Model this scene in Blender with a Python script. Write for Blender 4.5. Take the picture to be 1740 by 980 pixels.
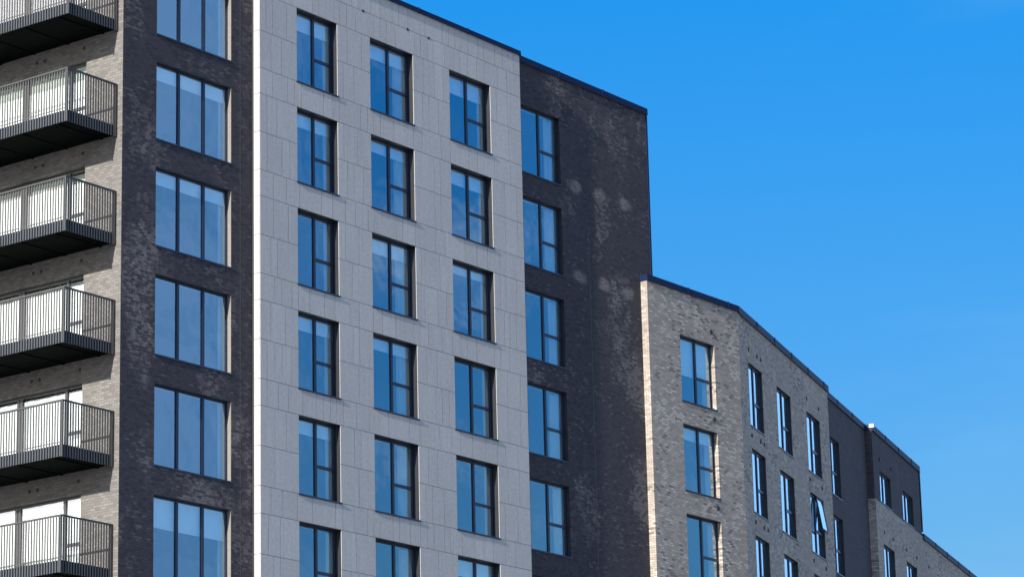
import bpy, bmesh, math, random
from mathutils import Vector, Matrix, noise
random.seed(7)
R = math.radians
scene = bpy.context.scene
for o in list(bpy.data.objects): bpy.data.objects.remove(o)
C = scene.collection

# ------------------------------------------------------------------ camera
YAW, PITCH, ROLL = 0.6386, 0.2643, -0.0234
fw = Vector((math.cos(PITCH)*math.cos(YAW), math.cos(PITCH)*math.sin(YAW), math.sin(PITCH)))
rt = Vector((math.sin(YAW), -math.cos(YAW), 0)); up = rt.cross(fw)
r2 = rt*math.cos(ROLL) + up*math.sin(ROLL); u2 = -rt*math.sin(ROLL) + up*math.cos(ROLL)
cam = bpy.data.objects.new('camera', bpy.data.cameras.new('camera'))
C.objects.link(cam); scene.camera = cam
m = Matrix((r2, u2, -fw)).transposed().to_4x4(); m.translation = Vector((-58.8736, -56.259, 1.6))
cam.matrix_world = m
cam.data.sensor_width = 36; cam.data.lens = 36*5408.7/1740
cam.data.clip_start = 0.5; cam.data.clip_end = 6000

# ------------------------------------------------------------------ light
SUN_EL, SUN_AZ = R(18.5), R(184)          # azimuth from +X towards +Y
sd = Vector((math.cos(SUN_EL)*math.cos(SUN_AZ), math.cos(SUN_EL)*math.sin(SUN_AZ), math.sin(SUN_EL)))
sun = bpy.data.objects.new('sun', bpy.data.lights.new('sun', 'SUN'))
sun.data.energy = 5.0; sun.data.angle = R(0.5); sun.data.color = (1, .93, .83)
sun.rotation_euler = sd.to_track_quat('Z', 'Y').to_euler(); C.objects.link(sun)

world = bpy.data.worlds.new('World'); scene.world = world; world.use_nodes = True
nt = world.node_tree; N = nt.nodes; L = nt.links; N.clear()
sky = N.new('ShaderNodeTexSky'); sky.sky_type = 'NISHITA'; sky.sun_disc = False
sky.sun_elevation = SUN_EL; sky.sun_rotation = R(90) - SUN_AZ
sky.altitude = 300; sky.air_density = 1.0; sky.dust_density = .4; sky.ozone_density = 2.0
hs = N.new('ShaderNodeHueSaturation'); hs.inputs['Saturation'].default_value = 1.52
hs.inputs['Hue'].default_value = .5075; hs.inputs['Value'].default_value = .97
sep = N.new('ShaderNodeSeparateColor'); L.new(sky.outputs[0], sep.inputs[0])
pw = N.new('ShaderNodeMath'); pw.operation = 'POWER'; L.new(sep.outputs[1], pw.inputs[0]); pw.inputs[1].default_value = -.7
pm = N.new('ShaderNodeMath'); pm.operation = 'MULTIPLY'; L.new(pw.outputs[0], pm.inputs[0]); pm.inputs[1].default_value = 2.38
sc_ = N.new('ShaderNodeVectorMath'); sc_.operation = 'SCALE'; L.new(sky.outputs[0], sc_.inputs[0]); L.new(pm.outputs[0], sc_.inputs['Scale'])
L.new(sc_.outputs[0], hs.inputs['Color'])
tc = N.new('ShaderNodeTexCoord')
def vmath(op, a, b=None, nt_=None):
    n = (nt_ or nt).nodes.new('ShaderNodeVectorMath'); n.operation = op
    (nt_ or nt).links.new(a, n.inputs[0])
    if b is not None:
        if isinstance(b, (tuple, Vector)): n.inputs[1].default_value = b
        else: (nt_ or nt).links.new(b, n.inputs[1])
    return n
def maprange(v, a, b, c=0., d=1., nt_=None, smooth=True):
    n = (nt_ or nt).nodes.new('ShaderNodeMapRange')
    if smooth: n.interpolation_type = 'SMOOTHSTEP'
    (nt_ or nt).links.new(v, n.inputs[0])
    for i, x in enumerate((a, b, c, d)): n.inputs[1+i].default_value = x
    return n.outputs[0]
def mth(op, a, b=None, nt_=None):
    n = (nt_ or nt).nodes.new('ShaderNodeMath'); n.operation = op
    for i, x in enumerate((a, b)):
        if x is None: continue
        if isinstance(x, (int, float)): n.inputs[i].default_value = x
        else: (nt_ or nt).links.new(x, n.inputs[i])
    return n.outputs[0]
def wnoise(scale, detail, vec, rough=.55, nt_=None):
    n = (nt_ or nt).nodes.new('ShaderNodeTexNoise'); n.inputs['Scale'].default_value = scale
    n.inputs['Detail'].default_value = detail; n.inputs['Roughness'].default_value = rough
    (nt_ or nt).links.new(vec, n.inputs['Vector']); return n.outputs['Fac']
dirv = tc.outputs['Generated']
# a bright cloud bank in the north-west half of the sky (behind the left of the camera)
d1 = vmath('DOT_PRODUCT', dirv, Vector((-.77, .56, .3)).normalized())
bank = maprange(d1.outputs['Value'], .45, .85)
st = vmath('MULTIPLY', dirv, (1, 1, 2.6))
n1 = wnoise(3.2, 8, st.outputs[0])
cmask = mth('MULTIPLY', bank, maprange(n1, .28, .48))
# unseen clouds added behind the camera for neutral fill, reflected softly in street windows
d2 = vmath('DOT_PRODUCT', dirv, Vector((.3, -.93, .2)).normalized())
back = maprange(d2.outputs['Value'], .2, .9)
n2 = wnoise(3.0, 7, st.outputs[0])
cmask2 = mth('MULTIPLY', mth('MULTIPLY', back, maprange(n2, .47, .66)), .75)
# thin cirrus anywhere
st3 = vmath('MULTIPLY', dirv, (1.2, 1.2, 7))
n3 = wnoise(2.2, 5, st3.outputs[0])
cirrus = mth('MULTIPLY', maprange(n3, .5, .75), .09)
def wmix(f, a, b):
    n = N.new('ShaderNodeMix'); n.data_type = 'RGBA'
    L.new(f, n.inputs[0])
    for i, x in ((6, a), (7, b)):
        if isinstance(x, tuple): n.inputs[i].default_value = x
        else: L.new(x, n.inputs[i])
    return n.outputs[2]
# a soft grey-blue cloud low over the street, seen only mirrored in the three-light windows
d4 = vmath('DOT_PRODUCT', dirv, Vector((math.cos(R(-131.0)), math.sin(R(-131.0)), 0)))
east = mth('MULTIPLY', maprange(d4.outputs['Value'], -.03, .035), maprange(d4.outputs['Value'], .5, .2))
n4 = wnoise(7.0, 4, st.outputs[0])
cmask4 = mth('MULTIPLY', east, maprange(n4, .30, .56, .25, 1))
c = wmix(cirrus, hs.outputs[0], (4.2, 5.6, 7.0, 1))
c = wmix(cmask2, c, (6.0, 6.6, 7.2, 1))
c = wmix(cmask4, c, (2.0, 3.7, 6.4, 1))
# bright hazy cloud further down the street, mirrored in the angled front
d5 = vmath('DOT_PRODUCT', dirv, Vector((.966, -.02, .25)).normalized())
cmask5 = mth('MULTIPLY', maprange(d5.outputs['Value'], .955, .99), maprange(n4, .25, .5, .55, 1))
c = wmix(cmask5, c, (2.8, 5.1, 8.8, 1))
c = wmix(cmask, c, (17, 16.6, 16.4, 1))
bg = N.new('ShaderNodeBackground'); bg.inputs[1].default_value = .1
wo = N.new('ShaderNodeOutputWorld'); L.new(c, bg.inputs[0]); L.new(bg.outputs[0], wo.inputs[0])

vs = scene.view_settings
vs.view_transform = 'Standard'; vs.look = 'None'; vs.gamma = 1; vs.use_curve_mapping = False
vs.exposure = 0.75
scene.render.engine = 'CYCLES'
scene.cycles.max_bounces = 8; scene.cycles.transparent_max_bounces = 12

# ------------------------------------------------------------------ materials
def new_mat(name):
    m = bpy.data.materials.new(name); m.use_nodes = True
    return m, m.node_tree, m.node_tree.nodes['Principled BSDF']
def mixc(t, f, a, b, mode='MIX'):
    n = t.nodes.new('ShaderNodeMix'); n.data_type = 'RGBA'; n.blend_type = mode
    if isinstance(f, (int, float)): n.inputs[0].default_value = f
    else: t.links.new(f, n.inputs[0])
    for i, x in ((6, a), (7, b)):
        if isinstance(x, tuple): n.inputs[i].default_value = (*x[:3], 1)
        else: t.links.new(x, n.inputs[i])
    return n.outputs[2]
def plain(name, col, rough=.5, metal=0, var=.15, scale=6):
    m, t, b = new_mat(name)
    co = t.nodes.new('ShaderNodeTexCoord').outputs['Object']
    f = wnoise(scale, 4, co, nt_=t)
    t.links.new(mixc(t, f, tuple(x*(1-var) for x in col), tuple(x*(1+var) for x in col)), b.inputs['Base Color'])
    b.inputs['Roughness'].default_value = rough; b.inputs['Metallic'].default_value = metal
    return m
def brick(name, base, dark, light, mortar, pdark, plight, stain_col, stain_lo, stain_hi, patches=(), bump=.5, cluster=.25, bw=.225, wear=()):
    m, t, b = new_mat(name)
    co = t.nodes.new('ShaderNodeTexCoord').outputs['Object']
    sp = t.nodes.new('ShaderNodeSeparateXYZ'); t.links.new(co, sp.inputs[0])
    cb = t.nodes.new('ShaderNodeCombineXYZ')
    t.links.new(mth('ADD', sp.outputs[0], sp.outputs[1], nt_=t), cb.inputs[0]); t.links.new(sp.outputs[2], cb.inputs[1])
    bt = t.nodes.new('ShaderNodeTexBrick')
    t.links.new(cb.outputs[0], bt.inputs['Vector'])
    bt.inputs['Color1'].default_value = (0, 0, 0, 1); bt.inputs['Color2'].default_value = (1, 1, 1, 1)
    bt.inputs['Mortar'].default_value = (.5, .5, .5, 1)
    bt.inputs['Scale'].default_value = 1; bt.inputs['Brick Width'].default_value = bw
    bt.inputs['Row Height'].default_value = .075; bt.inputs['Mortar Size'].default_value = .009
    bt.inputs['Mortar Smooth'].default_value = .1
    rnd = t.nodes.new('ShaderNodeSeparateColor'); t.links.new(bt.outputs['Color'], rnd.inputs[0]); rnd = rnd.outputs[0]
    big = wnoise(.55, 5, co, .6, nt_=t)                      # clusters of odd bricks
    thr = mth('ADD', rnd, mth('MULTIPLY', mth('SUBTRACT', big, .5, nt_=t), cluster*4, nt_=t), nt_=t)
    c1 = mixc(t, maprange(rnd, .0, 1., 0, 1, nt_=t, smooth=False), tuple(x*.78 for x in base), tuple(x*1.22 for x in base))
    c2 = mixc(t, maprange(thr, pdark, pdark-.06, nt_=t), c1, dark)
    big2 = wnoise(.8, 5, vmath('ADD', co, (31, 7, 3), t).outputs[0], .6, nt_=t)
    thr2 = mth('ADD', rnd, mth('MULTIPLY', mth('SUBTRACT', big2, .5, nt_=t), cluster*4, nt_=t), nt_=t)
    c3 = mixc(t, maprange(thr2, 1-plight, 1-plight+.06, nt_=t), c2, light)
    c4 = mixc(t, bt.outputs['Fac'], c3, mortar)
    # lime bloom in cloudy patches, broken up brick by brick
    sn = wnoise(.42, 9, vmath('ADD', vmath('MULTIPLY', co, (1, 1, .8), t).outputs[0], (3, 11, 5), t).outputs[0], .68, nt_=t)
    fine = wnoise(7, 4, co, .7, nt_=t)
    sm = mth('MULTIPLY', maprange(sn, stain_lo, stain_hi, nt_=t), mth('MULTIPLY', maprange(fine, .36, .6, .3, 1, nt_=t), maprange(rnd, .35, .6, .12, 1, nt_=t), nt_=t), nt_=t)
    for (px, pz, pr) in patches:
        dn = vmath('DISTANCE', vmath('MULTIPLY', co, (1, 0, 1.8), t).outputs[0], (px, 0, pz*1.8), t)
        wob = mth('ADD', dn.outputs['Value'], mth('MULTIPLY', mth('SUBTRACT', wnoise(2.5, 5, co, nt_=t), .5, nt_=t), .8, nt_=t), nt_=t)
        sm = mth('MAXIMUM', sm, mth('MULTIPLY', maprange(wob, pr, pr*.35, nt_=t), maprange(rnd, .1, .6, .4, .85, nt_=t), nt_=t), nt_=t)
    for (px, pz, pr) in wear:
        dn = vmath('DISTANCE', vmath('MULTIPLY', co, (1, 0, .6), t).outputs[0], (px, 0, pz*.6), t)
        wob = mth('ADD', dn.outputs['Value'], mth('MULTIPLY', mth('SUBTRACT', wnoise(1.8, 7, co, .7, nt_=t), .5, nt_=t), 2.4, nt_=t), nt_=t)
        sm = mth('MAXIMUM', sm, mth('MULTIPLY', maprange(wob, pr, pr*.5, nt_=t), maprange(rnd, .3, .6, .05, .5, nt_=t), nt_=t), nt_=t)
    c5 = mixc(t, sm, c4, stain_col)
    # broad tonal drift
    dr = wnoise(.23, 3, co, nt_=t)
    c6 = mixc(t, 1.0, c5, mixc(t, dr, (.78, .78, .8), (1.2, 1.2, 1.18)), 'MULTIPLY')
    t.links.new(c6, b.inputs['Base Color'])
    b.inputs['Roughness'].default_value = .85
    bp = t.nodes.new('ShaderNodeBump'); bp.inputs['Strength'].default_value = bump; bp.inputs['Distance'].default_value = .012
    hgt = mth('ADD', mth('MULTIPLY', bt.outputs['Fac'], -1, nt_=t), mth('MULTIPLY', wnoise(22, 3, co, nt_=t), .9, nt_=t), nt_=t)
    t.links.new(mth('ADD', hgt, mth('MULTIPLY', rnd, .5, nt_=t), nt_=t), bp.inputs['Height']); t.links.new(bp.outputs[0], b.inputs['Normal'])
    return m
PATCH = [(20.85, 31.4, .50), (22.25, 31.4, .52), (23.55, 31.42, .50), (20.95, 28.42, .52), (22.35, 28.4, .48), (23.6, 28.38, .50)]
DARKC = dict(base=(.035, .031, .042), dark=(.021, .019, .028), light=(.075, .069, .073), mortar=(.020, .018, .026))
M_dark = brick('dark_brick', pdark=.25, plight=.07, bw=.17, stain_col=(.17, .152, .145), stain_lo=.50, stain_hi=.64, cluster=.3, **DARKC)
M_dark2 = brick('dark_brick_gable', pdark=.25, plight=.07, bw=.17, stain_col=(.17, .152, .145), stain_lo=.52, stain_hi=.68, patches=PATCH, wear=[(24.2, 25.4, .8), (24.1, 22.0, .75), (22.4, 30.5, .45)], cluster=.3, **DARKC)
M_side = brick('dark_brick_sunlit_tone', base=(.142, .136, .132), dark=(.11, .105, .10), light=(.175, .168, .16), mortar=(.105, .10, .095),
               pdark=.2, plight=.1, stain_col=(.22, .215, .205), stain_lo=.55, stain_hi=.75, cluster=.12, bw=.19)  # same dark brick as the front, with the sunlit tone put into its colour
M_buff = brick('buff_brick', base=(.33, .288, .25), dark=(.155, .135, .12), light=(.47, .42, .365), mortar=(.215, .19, .17),
               pdark=.06, plight=.14, bw=.20, stain_col=(.36, .335, .30), stain_lo=.55, stain_hi=.8, cluster=.42, bump=.6)
M_jamb = plain('sunlit_tone_jamb', (.19, .175, .16), .9, var=.3, scale=14)  # dark brick jamb painted lighter to imitate the sun falling on it
M_link = brick('slate_brick', base=(.048, .045, .058), dark=(.032, .030, .040), light=(.085, .080, .09), mortar=(.030, .029, .035),
               bw=.19, pdark=.15, plight=.05, stain_col=(.13, .125, .13), stain_lo=.6, stain_hi=.8, cluster=.15)
# grey cladding: each panel has its own tone (attribute), fine grain, faint rain streaks
M_clad, t, b = new_mat('grey_stone_cladding')
co = t.nodes.new('ShaderNodeTexCoord').outputs['Object']
at = t.nodes.new('ShaderNodeAttribute'); at.attribute_name = 'tone'
g1 = wnoise(9, 8, co, .75, nt_=t); g2 = wnoise(3, 5, vmath('MULTIPLY', co, (3, 3, .25), t).outputs[0], .6, nt_=t)
g3 = wnoise(.5, 4, co, nt_=t)
cc = mixc(t, at.outputs['Fac'], (.395, .388, .382), (.425, .418, .412))
cc = mixc(t, 1., cc, mixc(t, g1, (.62, .62, .62), (1.38, 1.38, 1.38)), 'MULTIPLY')
cc = mixc(t, 1., cc, mixc(t, g2, (.84, .84, .85), (1.14, 1.14, 1.13)), 'MULTIPLY')
cc = mixc(t, 1., cc, mixc(t, g3, (.88, .88, .9), (1.1, 1.1, 1.09)), 'MULTIPLY')
t.links.new(cc, b.inputs['Base Color']); b.inputs['Roughness'].default_value = .8
bp = t.nodes.new('ShaderNodeBump'); bp.inputs['Strength'].default_value = .3; bp.inputs['Distance'].default_value = .004
t.links.new(g1, bp.inputs['Height']); t.links.new(bp.outputs[0], b.inputs['Normal'])
M_joint = plain('joint_backing', (.10, .097, .094), .9)
M_gap = plain('shadow_gap_metal', (.018, .018, .022), .6)
M_frame = plain('window_frame_metal', (.008, .014, .042), .38, .0)
M_lframe = plain('bronze_frame_metal', (.06, .06, .062), .4, .3)
M_lining = plain('lining_metal_and_shade', (.012, .014, .019), .45)
M_cope = plain('coping_metal', (.0045, .012, .05), .5, 0)
M_rail = plain('balcony_bar_metal', (.058, .06, .063), .5, 0)
M_railpost = plain('balcony_post_metal', (.04, .041, .045), .45, .3)
M_fascia = plain('balcony_fascia_metal', (.009, .017, .032), .5, 0)
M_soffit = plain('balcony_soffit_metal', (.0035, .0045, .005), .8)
M_plaster = plain('white_plaster', (.72, .70, .64), .8)
M_blind = plain('blind_cloth', (.84, .86, .84), .8, var=.04)
M_curtain = plain('curtain_cloth', (.62, .60, .54), .9)
M_bright = plain('white_reflection_sheet', (.86, .86, .85), .9, var=.03)  # white sheet behind the flank doors, imitates cloud reflected in their glass
M_room = plain('room_paint', (.10, .10, .11), .9)
M_roof = plain('roof_membrane', (.13, .13, .13), .9)
M_vent = plain('vent_plastic', (.02, .02, .022), .7)
M_white = plain('white_cap_metal', (.34, .34, .33), .4)
M_mj = plain('sealant', (.075, .07, .07), .8)
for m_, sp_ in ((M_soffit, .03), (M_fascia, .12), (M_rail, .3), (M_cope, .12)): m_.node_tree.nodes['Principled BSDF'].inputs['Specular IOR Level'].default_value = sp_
def glass(name, tint, gl, ior, bump=.03):
    m = bpy.data.materials.new(name); m.use_nodes = True; t = m.node_tree; t.nodes.clear()
    out = t.nodes.new('ShaderNodeOutputMaterial')
    tr = t.nodes.new('ShaderNodeBsdfTransparent'); tr.inputs[0].default_value = (*tint, 1)
    tr2 = t.nodes.new('ShaderNodeBsdfTransparent')
    gs = t.nodes.new('ShaderNodeBsdfGlossy'); gs.inputs['Color'].default_value = (*gl, 1); gs.inputs['Roughness'].default_value = .015
    fr = t.nodes.new('ShaderNodeFresnel'); fr.inputs[0].default_value = 1.5
    co = t.nodes.new('ShaderNodeTexCoord').outputs['Object']
    bp = t.nodes.new('ShaderNodeBump'); bp.inputs['Strength'].default_value = bump; bp.inputs['Distance'].default_value = .2
    oi = t.nodes.new('ShaderNodeObjectInfo'); sc = t.nodes.new('ShaderNodeVectorMath'); sc.operation = 'SCALE'
    t.links.new(oi.outputs['Location'], sc.inputs[0]); sc.inputs['Scale'].default_value = 1.7
    t.links.new(wnoise(1.0, 2, vmath('ADD', co, sc.outputs[0], t).outputs[0], nt_=t), bp.inputs['Height']); t.links.new(bp.outputs[0], gs.inputs['Normal'])
    mx = t.nodes.new('ShaderNodeMixShader'); t.links.new(mth('ADD', mth('MULTIPLY', fr.outputs[0], 2.0, nt_=t), ior-1.5, nt_=t), mx.inputs[0])
    t.links.new(tr.outputs[0], mx.inputs[1]); t.links.new(gs.outputs[0], mx.inputs[2])
    ge = t.nodes.new('ShaderNodeNewGeometry'); m2 = t.nodes.new('ShaderNodeMixShader')
    t.links.new(ge.outputs['Backfacing'], m2.inputs[0]); t.links.new(mx.outputs[0], m2.inputs[1]); t.links.new(tr2.outputs[0], m2.inputs[2])
    t.links.new(m2.outputs[0], out.inputs[0]); return m
M_glass = glass('coated_glass', (.80, .93, 1.0), (.68, .87, 1.0), 1.78)
M_glassL = glass('door_glass', (.8, .86, .84), (.95, .97, 1.0), 1.75)

# ------------------------------------------------------------------ mesh helpers
def box(bm, x0, x1, y0, y1, z0, z1):
    v = [bm.verts.new((x, y, z)) for x in (x0, x1) for y in (y0, y1) for z in (z0, z1)]
    fs = []
    for q in ((0, 1, 3, 2), (4, 6, 7, 5), (0, 4, 5, 1), (2, 3, 7, 6), (0, 2, 6, 4), (1, 5, 7, 3)):
        fs.append(bm.faces.new([v[i] for i in q]))
    return fs
def obj(name, bm, mat, parent=None, loc=(0, 0, 0), rz=0, me=None):
    if me is None:
        bmesh.ops.recalc_face_normals(bm, faces=bm.faces)
        me = bpy.data.meshes.new(name); bm.to_mesh(me); bm.free()
        for mm in (mat if isinstance(mat, (list, tuple)) else [mat]): me.materials.append(mm)
    o = bpy.data.objects.new(name, me); C.objects.link(o)
    o.location = loc; o.rotation_euler = (0, 0, rz)
    if parent: o.parent = parent
    return o
def thing(name, label, cat, loc, rz=0):
    o = bpy.data.objects.new(name, None); C.objects.link(o); o.location = loc; o.rotation_euler = (0, 0, rz)
    o['label'] = label; o['category'] = cat; o.empty_display_size = 1
    return o
def facade_bm(x0, x1, z0, z1, holes, yf, th):
    """solid wall slab in local xz, outer face at y=yf, with rectangular openings"""
    bm = bmesh.new()
    xs = sorted({x0, x1, *[h[0] for h in holes], *[h[1] for h in holes]})
    zs = sorted({z0, z1, *[h[2] for h in holes], *[h[3] for h in holes]})
    xs = [x for x in xs if x0 <= x <= x1]; zs = [z for z in zs if z0 <= z <= z1]
    solid = {}
    for i in range(len(xs)-1):
        for j in range(len(zs)-1):
            cx, cz = (xs[i]+xs[i+1])/2, (zs[j]+zs[j+1])/2
            solid[i, j] = not any(h[0] < cx < h[1] and h[2] < cz < h[3] for h in holes)
    vc = {}
    def V(i, j, k):
        if (i, j, k) not in vc: vc[i, j, k] = bm.verts.new((xs[i], yf + th*k, zs[j]))
        return vc[i, j, k]
    for (i, j), s in solid.items():
        if not s: continue
        for k in (0, 1): bm.faces.new([V(i, j, k), V(i+1, j, k), V(i+1, j+1, k), V(i, j+1, k)])
        for (a, b_), e in (((i-1, j), ((i, j), (i, j+1))), ((i+1, j), ((i+1, j), (i+1, j+1))), ((i, j-1), ((i, j), (i+1, j))), ((i, j+1), ((i, j+1), (i+1, j+1)))):
            if not solid.get((a, b_), False):
                bm.faces.new([V(*e[0], 0), V(*e[1], 0), V(*e[1], 1), V(*e[0], 1)])
    return bm

# ------------------------------------------------------------------ windows (local: x 0..w, z 0..h, frame face at y=0, room at +y)
mesh_cache = {}
def cached(key, fn, mat, name):
    if key not in mesh_cache:
        bm = fn(); bmesh.ops.recalc_face_normals(bm, faces=bm.faces)
        me = bpy.data.meshes.new(name); bm.to_mesh(me); bm.free()
        for mm in (mat if isinstance(mat, (list, tuple)) else [mat]): me.materials.append(mm)
        mesh_cache[key] = me
    return mesh_cache[key]
FT = .055
def frame_bm(w, h, mull, trans):
    bm = bmesh.new(); d = .07
    box(bm, 0, FT, 0, d, 0, h); box(bm, w-FT, w, 0, d, 0, h)
    box(bm, FT, w-FT, 0.001, d, h-FT-.01, h); box(bm, FT, w-FT, 0.001, d, 0, FT)
    for x in mull: box(bm, x-.045, x+.045, -.006, d-.002, FT, h-FT-.01)
    for (a, b_, z) in trans: box(bm, a, b_, -.003, d-.004, z-.042, z+.042)
    return bm
def glass_bm(w, h):
    bm = bmesh.new(); box(bm, FT-.01, w-FT+.01, .03, .042, FT-.01, h-FT); return bm
def blind_bm(w, h, drop):
    bm = bmesh.new(); box(bm, .02, w-.02, .115, .12, h-drop, h-.03)
    box(bm, .02, w-.02, .108, .127, h-drop-.025, h-drop)
    box(bm, .02, w-.02, .095, .15, h-.075, h-.005)
    return bm
def wavy_bm(x0, x1, z0, z1, y=.2, amp=.03, per=.11):
    bm = bmesh.new(); n = max(6, int((x1-x0)/.014)); prev = None
    for k in range(2):
        yy = y + k*.004; row = []
        for i in range(n+1):
            x = x0 + (x1-x0)*i/n; dy = amp*math.sin(2*math.pi*x/per) + .4*amp*math.sin(2*math.pi*x/(per*2.7)+1)
            row.append((bm.verts.new((x, yy+dy, z0)), bm.verts.new((x, yy+dy, z1))))
        for i in range(n): bm.faces.new([row[i][0], row[i+1][0], row[i+1][1], row[i][1]])
    return bm
def lining_bm(w, h, y0, y1, t=.012, head=False):
    bm = bmesh.new()
    if head:
        box(bm, .001, w-.001, y0, y1, h-.02, h+.001); return bm  # head-only strip: dark colour stands in for the shaded soffit
    box(bm, -.001, t, y0, y1, 0, h); box(bm, w-t, w+.001, y0, y1, 0, h)
    box(bm, t, w-t, y0, y1, h-t, h+.001); box(bm, t, w-t, y0, y1, -.001, t)
    return bm
def sill_bm(w, y0, y1):
    bm = bmesh.new(); box(bm, -.03, w+.03, y0, y1, -.035, .012); return bm
def window(parent, x, z, w, h, y, wall_y, style, drop=0, curtain_or_reflection=0, rz=0, org=(0, 0), fm=None, gm=None, bright=False, lined=False, open_sash=False):
    """x, z lower-left of the opening in the facade's frame; y depth of the frame face; org, rz place the facade"""
    fm = fm or M_frame; gm = gm or M_glass
    ca, sa = math.cos(rz), math.sin(rz)
    loc = (org[0] + x*ca - y*sa, org[1] + x*sa + y*ca, z)
    if style == 'single':
        mull = [w*.53]; tr = [(w*.53+.045, w-FT, h-1.28)]
    elif style == 'triple':
        mull = [w/3+.02, 2*w/3+.02]; tr = []
    elif style == 'short':
        mull = [w*.5]; tr = []
    elif style == 'door':
        mull = [w-.78, w-2.58, w-2.46, w-4.3]; tr = [(w-.735, w-FT, h-1.28)]
    k = (style, round(w, 3), round(h, 3), fm.name)
    f = obj('window', None, None, parent, loc, rz, me=cached(('f',)+k, lambda: frame_bm(w, h, mull, tr), fm, 'window_frame'))
    obj('glass', None, None, f, me=cached(('g', gm.name)+k, lambda: glass_bm(w, h), gm, 'window_glass'))
    if drop: obj('blind', None, None, f, me=cached(('b', round(drop, 2))+k, lambda: blind_bm(w, h, drop), M_blind, 'blind'))
    if curtain_or_reflection:
        cm = M_bright if bright else M_curtain
        if bright: cx0, cx1 = .03, w-.03  # full-width white sheet added to imitate the bright reflection
        else: cx0, cx1 = w-.06-curtain_or_reflection, w-.06
        obj('curtain_or_reflection', None, None, f, me=cached(('c', round(curtain_or_reflection, 2), bright)+k, lambda: wavy_bm(cx0, cx1, .03, h-.08, amp=.002 if bright else .03), cm, 'curtain_or_reflection'))
    if lined:
        obj('reveal_lining_and_shade', None, None, f, me=cached(('l', lined, round(y-wall_y, 3))+k, lambda: lining_bm(w, h, wall_y-y+(.003 if lined == 'head' else .016), .0, head=(lined == 'head')), M_lining, 'reveal_lining_and_shade'))
    obj('inner_lining', None, None, f, me=cached(('i',)+k, lambda: lining_bm(w, h, .072, .30), M_plaster, 'inner_lining'))
    obj('sill', None, None, f, me=cached(('s', round(y-wall_y, 3))+k, lambda: sill_bm(w, wall_y-y-.03, 0.002), fm, 'sill'))
    if open_sash:
        xa, xb, za, zb = w*.53+.03, w-.02, h-1.25, h-.03
        bm = bmesh.new(); t_ = .05
        box(bm, xa, xa+t_, -.05, 0, za-zb, 0); box(bm, xb-t_, xb, -.05, 0, za-zb, 0)
        box(bm, xa+t_, xb-t_, -.05, 0, -t_, 0); box(bm, xa+t_, xb-t_, -.05, 0, za-zb, za-zb+t_)
        s_ = obj('open_sash', bm, [fm, M_glass], f, (0, -.012, zb)); s_.rotation_euler = (R(-9), 0, 0)
        bm = s_.data
        b2 = bmesh.new(); b2.from_mesh(bm)
        for q in box(b2, xa+t_-.005, xb-t_+.005, -.03, -.02, za-zb+t_-.005, -t_+.005): q.material_index = 1
        bmesh.ops.recalc_face_normals(b2, faces=b2.faces); b2.to_mesh(bm); b2.free()
        s_['label'] = 'top-hung sash tilted open at its foot'
    return f

# ------------------------------------------------------------------ ground
bm = bmesh.new(); v = [bm.verts.new(p) for p in ((-3000, -3000, 0), (3000, -3000, 0), (3000, 3000, 0), (-3000, 3000, 0))]; bm.faces.new(v)
M_ground = plain('pale_paving', (.29, .275, .25), .9, var=.2, scale=.3)
g = obj('ground', bm, M_ground); g['kind'] = 'structure'

# ------------------------------------------------------------------ tower
BY = .30; ZT = 35.05; HEAD = 33.47; WH = 2.237
tower = thing('apartment_tower', 'tallest building, dark brick with a grey panelled front and a column of balconies', 'building', (0, 0, 0))
ROWS = 8
rows = [HEAD-3*k for k in range(ROWS)]
# dark brick street front, left bay with the three-light windows
trx = (1.32, 4.36)
holes = [(trx[0], trx[1], h-WH, h) for h in rows]
obj('wall', facade_bm(.012, 5.30, 0, ZT-.12, holes, BY, .40), M_dark, tower)['label'] = 'dark brick wall with three-light windows'
drops = [0, .42, .40, 0, 0, .82, .3, 0]
for k, h in enumerate(rows):
    window(tower, trx[0], h-WH, trx[1]-trx[0], WH, BY+.13, BY, 'triple', drop=drops[k], curtain_or_reflection=.16, lined='head')
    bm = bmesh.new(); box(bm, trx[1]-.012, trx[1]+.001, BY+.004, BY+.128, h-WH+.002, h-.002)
    obj('sunlit_jamb_slip', bm, M_jamb, tower)['label'] = 'brick jamb at the right of the window, sunlight put into its colour'
# right bay
rx = (18.0, 20.06)
holes = [(rx[0], rx[1], h-WH, h) for h in rows]
obj('wall', facade_bm(17.5, 25.0, 0, ZT-.12, holes, BY, .40), M_dark2, tower)['label'] = 'dark brick wall with white lime patches'
for k, h in enumerate(rows):
    window(tower, rx[0], h-WH, rx[1]-rx[0], WH, BY+.13, BY, 'single', curtain_or_reflection=.48 if k % 2 else .40, lined=True)
bm = bmesh.new(); box(bm, 21.50, 21.52, BY-.003, BY+.01, 0, 30.2); box(bm, 4.72, 4.735, BY-.003, BY+.01, 0, 34)
obj('movement_joint', bm, M_mj, tower)
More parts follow.
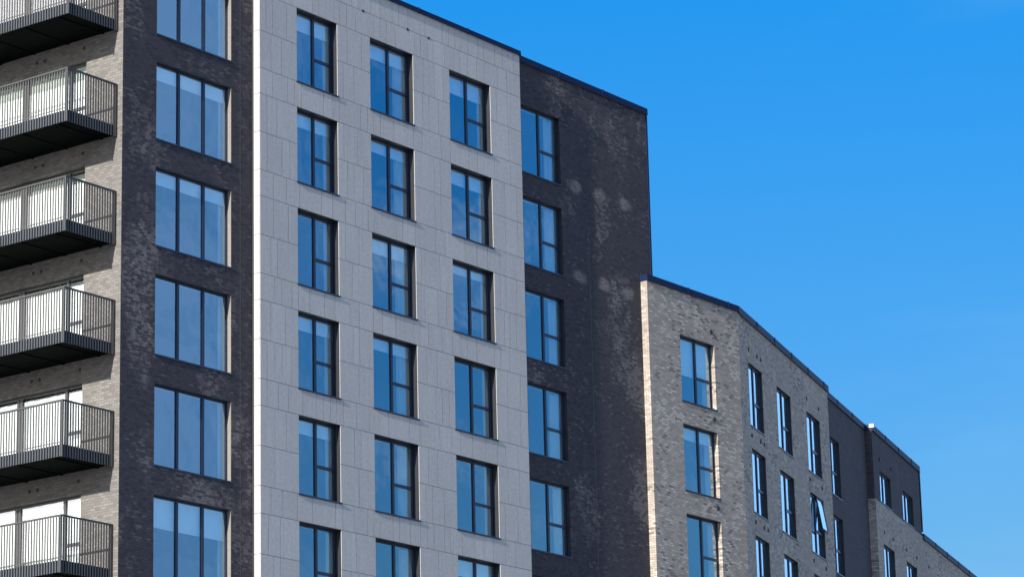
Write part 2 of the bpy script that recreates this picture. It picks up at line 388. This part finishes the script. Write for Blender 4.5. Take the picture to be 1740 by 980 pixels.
# grey clad volume
GX0, GX1, GZ = 5.215, 17.585, 34.93
cols = [(6.835, 8.628), (10.151, 12.175), (13.958, 16.0)]
holes = [(a, b_, h-WH, h) for a, b_ in cols for h in rows]
obj('cladding_backing', facade_bm(GX0+.03, GX1-.02, 0, GZ-.01, holes, .024, .62), M_joint, tower)
bm = bmesh.new(); tone = bm.loops.layers.color.new('tone')
rg = random.Random(11)
def panel(x0, x1, z0, z1, y0=0., y1=.022, ax='x'):
    j = .0055
    if ax == 'x': fs = box(bm, x0+j+.003, x1-j-.003, y0, y1, z0+j+.001, z1-j-.001)
    else: fs = box(bm, x0, x1, y0, y1, z0+j, z1-j)
    tv = rg.random()
    for f in fs:
        for l in f.loops: l[tone] = (tv, tv, tv, 1)
zb = [GZ, 34.2, HEAD]
for k in range(ROWS):
    zb += [HEAD-3*k-1.12, HEAD-3*k-WH, HEAD-3*(k+1)]
zb += [z for z in (8.3, 7.2, 6.1, 5., 3.9, 2.8, 1.7, .6, 0)]
for z1, z0 in zip(zb, zb[1:]):
    inwin = any(h-WH-.01 < z0 and z1 < h+.01 for h in rows)
    segs = [(GX0, cols[0][0]), (cols[0][1], cols[1][0]), (cols[1][1], cols[2][0]), (cols[2][1], GX1)] if inwin else [(GX0, GX1)]
    for a, b_ in segs:
        x = a
        while x < b_-.01:
            w = rg.choice((.3, .3, .45, .45, .6, .6, .9)) * rg.uniform(.9, 1.1)
            if b_-(x+w) < .28: w = b_-x
            if x == a and inwin and w > (b_-a)*.9 and rg.random() < .5: w = (b_-a)*rg.uniform(.35, .65)
            panel(x, min(x+w, b_), z0, z1); x += w
    panel(GX0, GX0+.022, z0, z1, .024, .225, 'y')       # return on the left edge
    panel(GX1-.014, GX1, z0, z1, .024, BY-.01, 'y')
obj('cladding', bm, M_clad, tower)
bm = bmesh.new(); box(bm, GX0+.012, GX0+.03, .228, BY+.002, 0, GZ-.02); obj('shadow_gap', bm, M_gap, tower)
gd = [[.50, .42, 0, .42, .40, 0, .35, 0], [.46, .36, .46, .36, 0, 0, .4, 0], [.56, .46, .28, 0, 0, .5, 0, 0]]
gc = [.14, .42, .14]
for c_, (a, b_) in enumerate(cols):
    for k, h in enumerate(rows):
        window(tower, a, h-WH, b_-a, WH, .20, 0, 'single', drop=gd[c_][k], curtain_or_reflection=gc[c_], lined=True)
for (x, z) in ((9.8, 34.2), (12.92, 34.2), (11.9, 34.2)):
    bm = bmesh.new(); box(bm, x, x+.09, -.006, .01, z-.04, z+.04); obj('weep_vent', bm, M_vent, tower)
# copings
def coping(parent, x0, x1, yf, yb, zt, h=.2, rz=0, org=(0, 0), over=.05):
    bm = bmesh.new(); box(bm, x0, x1, yf-over, yb, zt-h, zt)
    box(bm, x0, x1, yf-over-.012, yf-over, zt-h-.02, zt-h+.03)
    q = x0+2.4
    while q < x1-.5:
        box(bm, q-.03, q+.03, yf-over-.018, yb+.004, zt-h-.012, zt+.012); q += 2.44
    bmesh.ops.recalc_face_normals(bm, faces=bm.faces)
    return obj('coping', bm, M_cope, parent, (org[0], org[1], 0), rz)
coping(tower, -.05, 5.2, BY, BY+.5, ZT)
coping(tower, 5.17, 17.62, 0, BY+.5, ZT-.03, .14, over=.04)
coping(tower, 17.65, 25.07, BY, BY+.5, ZT)
bm = bmesh.new(); box(bm, 24.985, 25.06, BY-.03, BY+.1, 29.0, ZT-.22); obj('corner_trim', bm, M_cope, tower)
# left flank (faces -X): local x = -Y
LZ = R(-90)
lwx0, lwx1 = -6.75, -1.66
lrows = [HEAD-3*k for k in range(ROWS)]
LH = 2.2
holes = [(lwx0, lwx1, h-LH, h) for h in lrows] + [(-13.2, -9.0, h-LH, h) for h in lrows]
obj('wall', facade_bm(-16, -BY-.004, 0, ZT-.12, holes, 0, .40), M_side, tower, rz=LZ)['label'] = 'sunlit brick side wall behind the balconies'
for k, h in enumerate(lrows):
    for a, b_ in ((lwx0, lwx1), (-13.2, -9.0)):
        window(tower, a, h-LH, b_-a, LH, .20, 0, 'door', curtain_or_reflection=(1 if k else 0), drop=(.9 if k == 1 else 0), rz=LZ, fm=M_lframe, gm=M_glassL, bright=True)
coping(tower, -16, -BY, 0, .5, ZT, rz=LZ)
for k, h in enumerate(lrows):
    for (yy, dz) in ((3.55, .30), (3.25, .30), (5.05, .28), (1.75, .33)):
        bm = bmesh.new(); bmesh.ops.create_cone(bm, cap_ends=True, segments=14, radius1=.05, radius2=.05, depth=.02, matrix=Matrix.Translation((-.004, yy, h+dz)) @ Matrix.Rotation(R(90), 4, 'Y'))
        obj('air_vent', bm, M_vent, tower)
# rest of the shell
bm = bmesh.new()
box(bm, 24.6, 25.0, BY+.41, 16, 0, ZT-.13); box(bm, .41, 24.59, 15.6, 16, 0, ZT-.13)
obj('rear_wall', bm, M_side, tower)
bm = bmesh.new(); box(bm, .42, 24.58, BY+.42, 15.58, ZT-.6, ZT-.4); obj('roof', bm, M_roof, tower)
bm = bmesh.new()
for k in range(ROWS+3):
    z = HEAD-3*k+.28 - 0
    box(bm, .41, 24.58, .72, 15.57, z-.02 if k else z, z+.28)
for h in (1,): box(bm, 4.9, 5.05, .71, 6.5, 1, ZT-.7)
box(bm, .45, 24.55, 6.5, 6.6, 1, ZT-.75)
for x in (9.4, 13.1, 17.2, 20.9): box(bm, x, x+.12, .73, 6.49, 1, ZT-.72)
obj('floor_slabs', bm, M_room, tower)

# balconies
BX, BE, BLEN = 1.87, .51, 7.7
def make_balcony():
    bm = bmesh.new()
    box(bm, -BX+.035, 0, BE+.035, BE+BLEN-.035, .10, .30)
    slab = obj('balcony', bm, M_fascia, tower)
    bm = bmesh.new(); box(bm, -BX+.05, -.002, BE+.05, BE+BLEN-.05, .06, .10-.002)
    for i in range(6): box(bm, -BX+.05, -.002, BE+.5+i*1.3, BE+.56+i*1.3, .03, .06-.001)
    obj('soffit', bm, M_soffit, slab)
    bm = bmesh.new()
    box(bm, -BX+.015, -BX+.033, BE+.02, BE+BLEN-.02, .005, .315)
    box(bm, -BX+.034, -.002, BE+.015, BE+.033, .005, .315); box(bm, -BX+.034, -.002, BE+BLEN-.033, BE+BLEN-.015, .005, .315)
    obj('fascia', bm, M_fascia, slab)
    # front bars (one mesh: the bars are the panel's pattern)
    bm = bmesh.new(); y = BE+.07
    while y < BE+BLEN-.05:
        box(bm, -BX-.012, -BX+.010, y-.017, y+.017, 0, 1.43); y += .098
    box(bm, -BX-.004, -BX+.006, BE+.03, BE+BLEN-.03, .36, .385)
    obj('front_railing', bm, M_rail, slab)
    for e, yy in enumerate((BE, BE+BLEN)):
        bm = bmesh.new(); x = -BX+.09
        while x < -.09:
            box(bm, x-.018, x+.018, yy-.011, yy+.011, 0, 1.43); x += .098
        obj('side_railing', bm, M_rail, slab)
    for (x, yy, w, zt) in ((-BX, BE, .024, 1.44), (-.045, BE, .034, 1.44), (-BX, BE+BLEN, .03, 1.44), (-.045, BE+BLEN, .034, 1.44)):
        bm = bmesh.new(); box(bm, x-w, x+w, yy-w, yy+w, -.01, zt)
        obj('post', bm, M_railpost, slab)
    bm = bmesh.new()
    box(bm, -BX-.03, -BX+.03, BE-.03, BE+BLEN+.03, 1.442, 1.485)
    box(bm, -BX+.031, -.002, BE-.03, BE+.03, 1.442, 1.485); box(bm, -BX+.031, -.002, BE+BLEN-.03, BE+BLEN+.03, 1.442, 1.485)
    obj('handrail', bm, M_railpost, slab)
    return slab
bal0 = make_balcony(); bal0.location.z = 31.0
for k in range(1, 7):
    b_ = bal0.copy(); C.objects.link(b_); b_.location.z = 31.0-3*k
    for ch in list(bal0.children):
        d = ch.copy(); C.objects.link(d); d.parent = b_

# ------------------------------------------------------------------ buff corner block
AN = R(17.8); ZB = 29.15
BXS, BXE, BYF = 24.38, 29.81, .05
G0 = (BXE, BYF); GE = 12.85
ca, sa = math.cos(AN), math.sin(AN)
def gp(s, o): return (G0[0]+s*ca-o*sa, G0[1]+s*sa+o*ca)
block = thing('corner_apartment_block', 'mottled buff brick block with a bent front, adjoining the tall dark tower', 'building', (BXS, BYF, 0))
def lp(p, parent): return (p[0]-parent.location.x, p[1]-parent.location.y)
brows = [27.48-3*k for k in range(6)]
obW = lp((0, 0), block)
bh = [(26.21, 28.26, h-WH, h) for h in brows]
w = obj('wall', facade_bm(BXS, BXE, 0, ZB-.12, bh, BYF, .40), M_buff, block, (obW[0], obW[1], 0))
bdrop = [1.24, .42, 0, .6, 0, 0]
for k, h in enumerate(brows):
    window(block, 26.21, h-WH, 2.05, WH, BYF+.15, BYF, 'single', drop=bdrop[k], curtain_or_reflection=.2, org=obW, lined='head')
    bm = bmesh.new(); bmesh.ops.create_cone(bm, cap_ends=True, segments=14, radius1=.085, radius2=.085, depth=.03, matrix=Matrix.Translation((28.1+obW[0], BYF+obW[1]-.008, h+.43)) @ Matrix.Rotation(R(90), 4, 'X'))
    obj('air_vent', bm, M_vent, block)
og = lp(G0, block)
gx = [(1.15, 3.0), (5.0, 7.0), (9.33, 11.38)]
gh = [(a, b2, h-WH, h) for a, b2 in gx for h in brows]
obj('wall', facade_bm(0, GE, 0, ZB-.12, gh, 0, .40), M_buff, block, (og[0], og[1], 0), AN)
for c_, (a, b2) in enumerate(gx):
    for k, h in enumerate(brows):
        window(block, a, h-WH, b2-a, WH, .10, 0, 'single', lined=True, drop=[0, .3, 0, .5, 0, 0][(k+c_) % 6], curtain_or_reflection=.72, rz=AN, org=og, open_sash=(c_ == 2 and k == 1))
for k, h in enumerate([30.48]+brows[:-1]):
    for s_, dz in ((1.25, -2.57), (2.36, -2.57), (2.88, -2.57), (9.42, -2.55), (11.25, -2.55)):
        bm = bmesh.new(); bmesh.ops.create_cone(bm, cap_ends=True, segments=14, radius1=.075, radius2=.075, depth=.03, matrix=Matrix.Translation((s_, -.008, h+dz)) @ Matrix.Rotation(R(90), 4, 'X'))
        obj('air_vent', bm, M_vent, block, (og[0], og[1], 0), AN)
# copings of the block (mitred at the bend: the second starts where the first ends)
coping(block, BXS-.04, BXE+.01, BYF, BYF+.5, ZB, .2, org=obW)
coping(block, .012, GE+.05, 0, .5, ZB+.003, .24, rz=AN, org=og)
def prism(pts, z0, z1, off):
    bm = bmesh.new(); n = len(pts)
    a = [bm.verts.new((p[0]-off[0], p[1]-off[1], z0)) for p in pts]; b3 = [bm.verts.new((p[0]-off[0], p[1]-off[1], z1)) for p in pts]
    bm.faces.new(a[::-1]); bm.faces.new(b3)
    for i in range(n): bm.faces.new([a[i], a[(i+1) % n], b3[(i+1) % n], b3[i]])
    return bm
O = (block.location.x, block.location.y)
def gq(s, o): p = gp(s, o); return p
# interior floors and roof share one outline
outl = [(25.2, BYF+.42), (BXE-.1, BYF+.42), gq(GE-.02, .42), gq(GE-.02, 11), (25.2, 14)]
obj('roof', prism(outl, ZB-.6, ZB-.4, O), M_roof, block)
bm = bmesh.new()
for k in range(9):
    z = 27.48-3*k+.3
    t2 = prism(outl, z, z+.22, O); me = bpy.data.meshes.new('t'); t2.to_mesh(me); t2.free(); bm.from_mesh(me); bpy.data.meshes.remove(me)
inn = [(25.2, 4.6), (BXE-1.2, 4.6), gq(GE-.1, 4.8), gq(GE-.1, 5.0), (BXE-1.3, 4.8), (25.2, 4.8)]
t2 = prism(inn, .5, ZB-.7, O); me = bpy.data.meshes.new('t'); t2.to_mesh(me); t2.free(); bm.from_mesh(me); bpy.data.meshes.remove(me)
for s_ in (4.0, 8.2):
    t2 = prism([gq(s_, .43), gq(s_+.12, .43), gq(s_+.12, 4.7), gq(s_, 4.7)], .5, ZB-.71, O); me = bpy.data.meshes.new('t'); t2.to_mesh(me); t2.free(); bm.from_mesh(me); bpy.data.meshes.remove(me)
obj('floor_slabs', bm, M_room, block)
bm = prism([(25.2, 14.02), gq(GE-.02, 11.02), gq(GE-.02, 11.4), (25.2, 14.4)], 0, ZB-.13, O); obj('rear_wall', bm, M_buff, block)

# ------------------------------------------------------------------ far stepped block
o3 = gp(GE, 0)
far = thing('stepped_apartment_block', 'farthest block, slate brick upper storey stepping down to a long low buff brick wing', 'building', (o3[0], o3[1], 0), AN)
S = -GE     # far's local x = s - GE
DO = .22; EO = -.08
# slate link
dh = [(13.35+S, 15.35+S, h-WH, h) for h in brows]
obj('wall', facade_bm(.01, 20.3+S, 0, ZB-.12, dh, DO, .40), M_link, far)['label'] = 'recessed slate brick wall'
for k, h in enumerate(brows): window(far, 13.35+S, h-WH, 2.0, WH, DO+.10, DO, 'single', curtain_or_reflection=.8, lined=True)
coping(far, .06, 19.97+S, DO, DO+.5, ZB, .24)
# upper slate storey over the buff wing
ZW = 26.15; EX0, EX1 = 20.0+S, 28.9+S
ex = [(21.1+S, 23.1+S), (25.3+S, 27.35+S), (29.5+S, 31.5+S), (33.7+S, 35.7+S), (37.9+S, 39.9+S), (42.1+S, 44.1+S)]
uh = [(a, b2, ZW+.06, 27.5) for a, b2 in ex[:2]]
obj('wall', facade_bm(EX0, EX1, ZW+.002, ZB-.12, uh, EO+.02, .40), M_link, far)['label'] = 'slate brick top storey'
for a, b2 in ex[:2]: window(far, a, ZW+.06, b2-a, 27.5-ZW-.06, EO+.12, EO+.02, 'short', curtain_or_reflection=.25, lined=True)
coping(far, EX0-.02, EX1+.06, EO+.02, 4, ZB, .24)
bm = bmesh.new(); box(bm, EX1-.02, EX1+.06, EO-.02, EO+.1, ZW+.2, ZB-.25); obj('corner_trim', bm, M_cope, far)
bm = bmesh.new(); box(bm, EX1-.4, EX1-.001, EO+.43, 4, ZW+.01, ZB-.125); obj('end_wall', bm, M_link, far)
bm = bmesh.new(); box(bm, EX0-.04, EX0+.16, EO-.09, EO+.10, ZB-.14, ZB-.02+.02); obj('coping_cap', bm, M_white, far)['label'] = 'small white cap on the coping'
wh_ = [(a, b2, h-WH, h) for a, b2 in ex for h in (24.53, 21.53, 18.53, 15.53)]
obj('wall', facade_bm(EX0, 62+S, 0, ZW, wh_, EO, .40), M_buff, far)['label'] = 'buff brick wall of the lower wing'
for a, b2 in ex:
    for k, h in enumerate((24.53, 21.53, 18.53, 15.53)): window(far, a, h-WH, b2-a, WH, EO+.10, EO, 'single', lined=True, drop=.3 if k == 1 else 0, curtain_or_reflection=.8)
coping(far, EX1+.065, 62+S, EO, EO+.5, ZW+.12, .24)
for s_, z in ((21.2, 27.95), (23.3, 27.95), (21.3, 25.0), (23.0, 25.0), (25.4, 25.0), (27.4, 25.0), (29.8, 25.0)):
    bm = bmesh.new(); bmesh.ops.create_cone(bm, cap_ends=True, segments=14, radius1=.075, radius2=.075, depth=.03, matrix=Matrix.Translation((s_+S, EO-.004, z)) @ Matrix.Rotation(R(90), 4, 'X'))
    obj('air_vent', bm, M_vent, far)
bm = bmesh.new(); box(bm, EX0+.01, 61.9+S, .42, 11, ZW-.5, ZW-.3); box(bm, .03, EX1-.41, .64, 11, ZB-.6, ZB-.4); obj('roof', bm, M_roof, far)
bm = bmesh.new()
for k in range(8):
    z = 24.53-3*k+.3
    box(bm, .03, 61.9+S, .65, 10.9, z, z+.22)
box(bm, .03, 61.9+S, 4.8, 4.95, .5, ZW-.6); box(bm, .03, EX1-.42, 4.8, 4.95, ZW-.25, ZB-.65)
for x in (15.8, 20.1, 24.2, 28.4, 32.6, 36.8, 41): box(bm, x+S, x+S+.12, .66, 4.79, .5, ZW-.62)
obj('floor_slabs', bm, M_room, far)
bm = bmesh.new(); box(bm, .02, 62+S, 11.02, 11.4, 0, ZW-.01); box(bm, 61.6+S, 62+S-.001, .34, 11, 0, ZW-.012); obj('rear_wall', bm, M_buff, far)
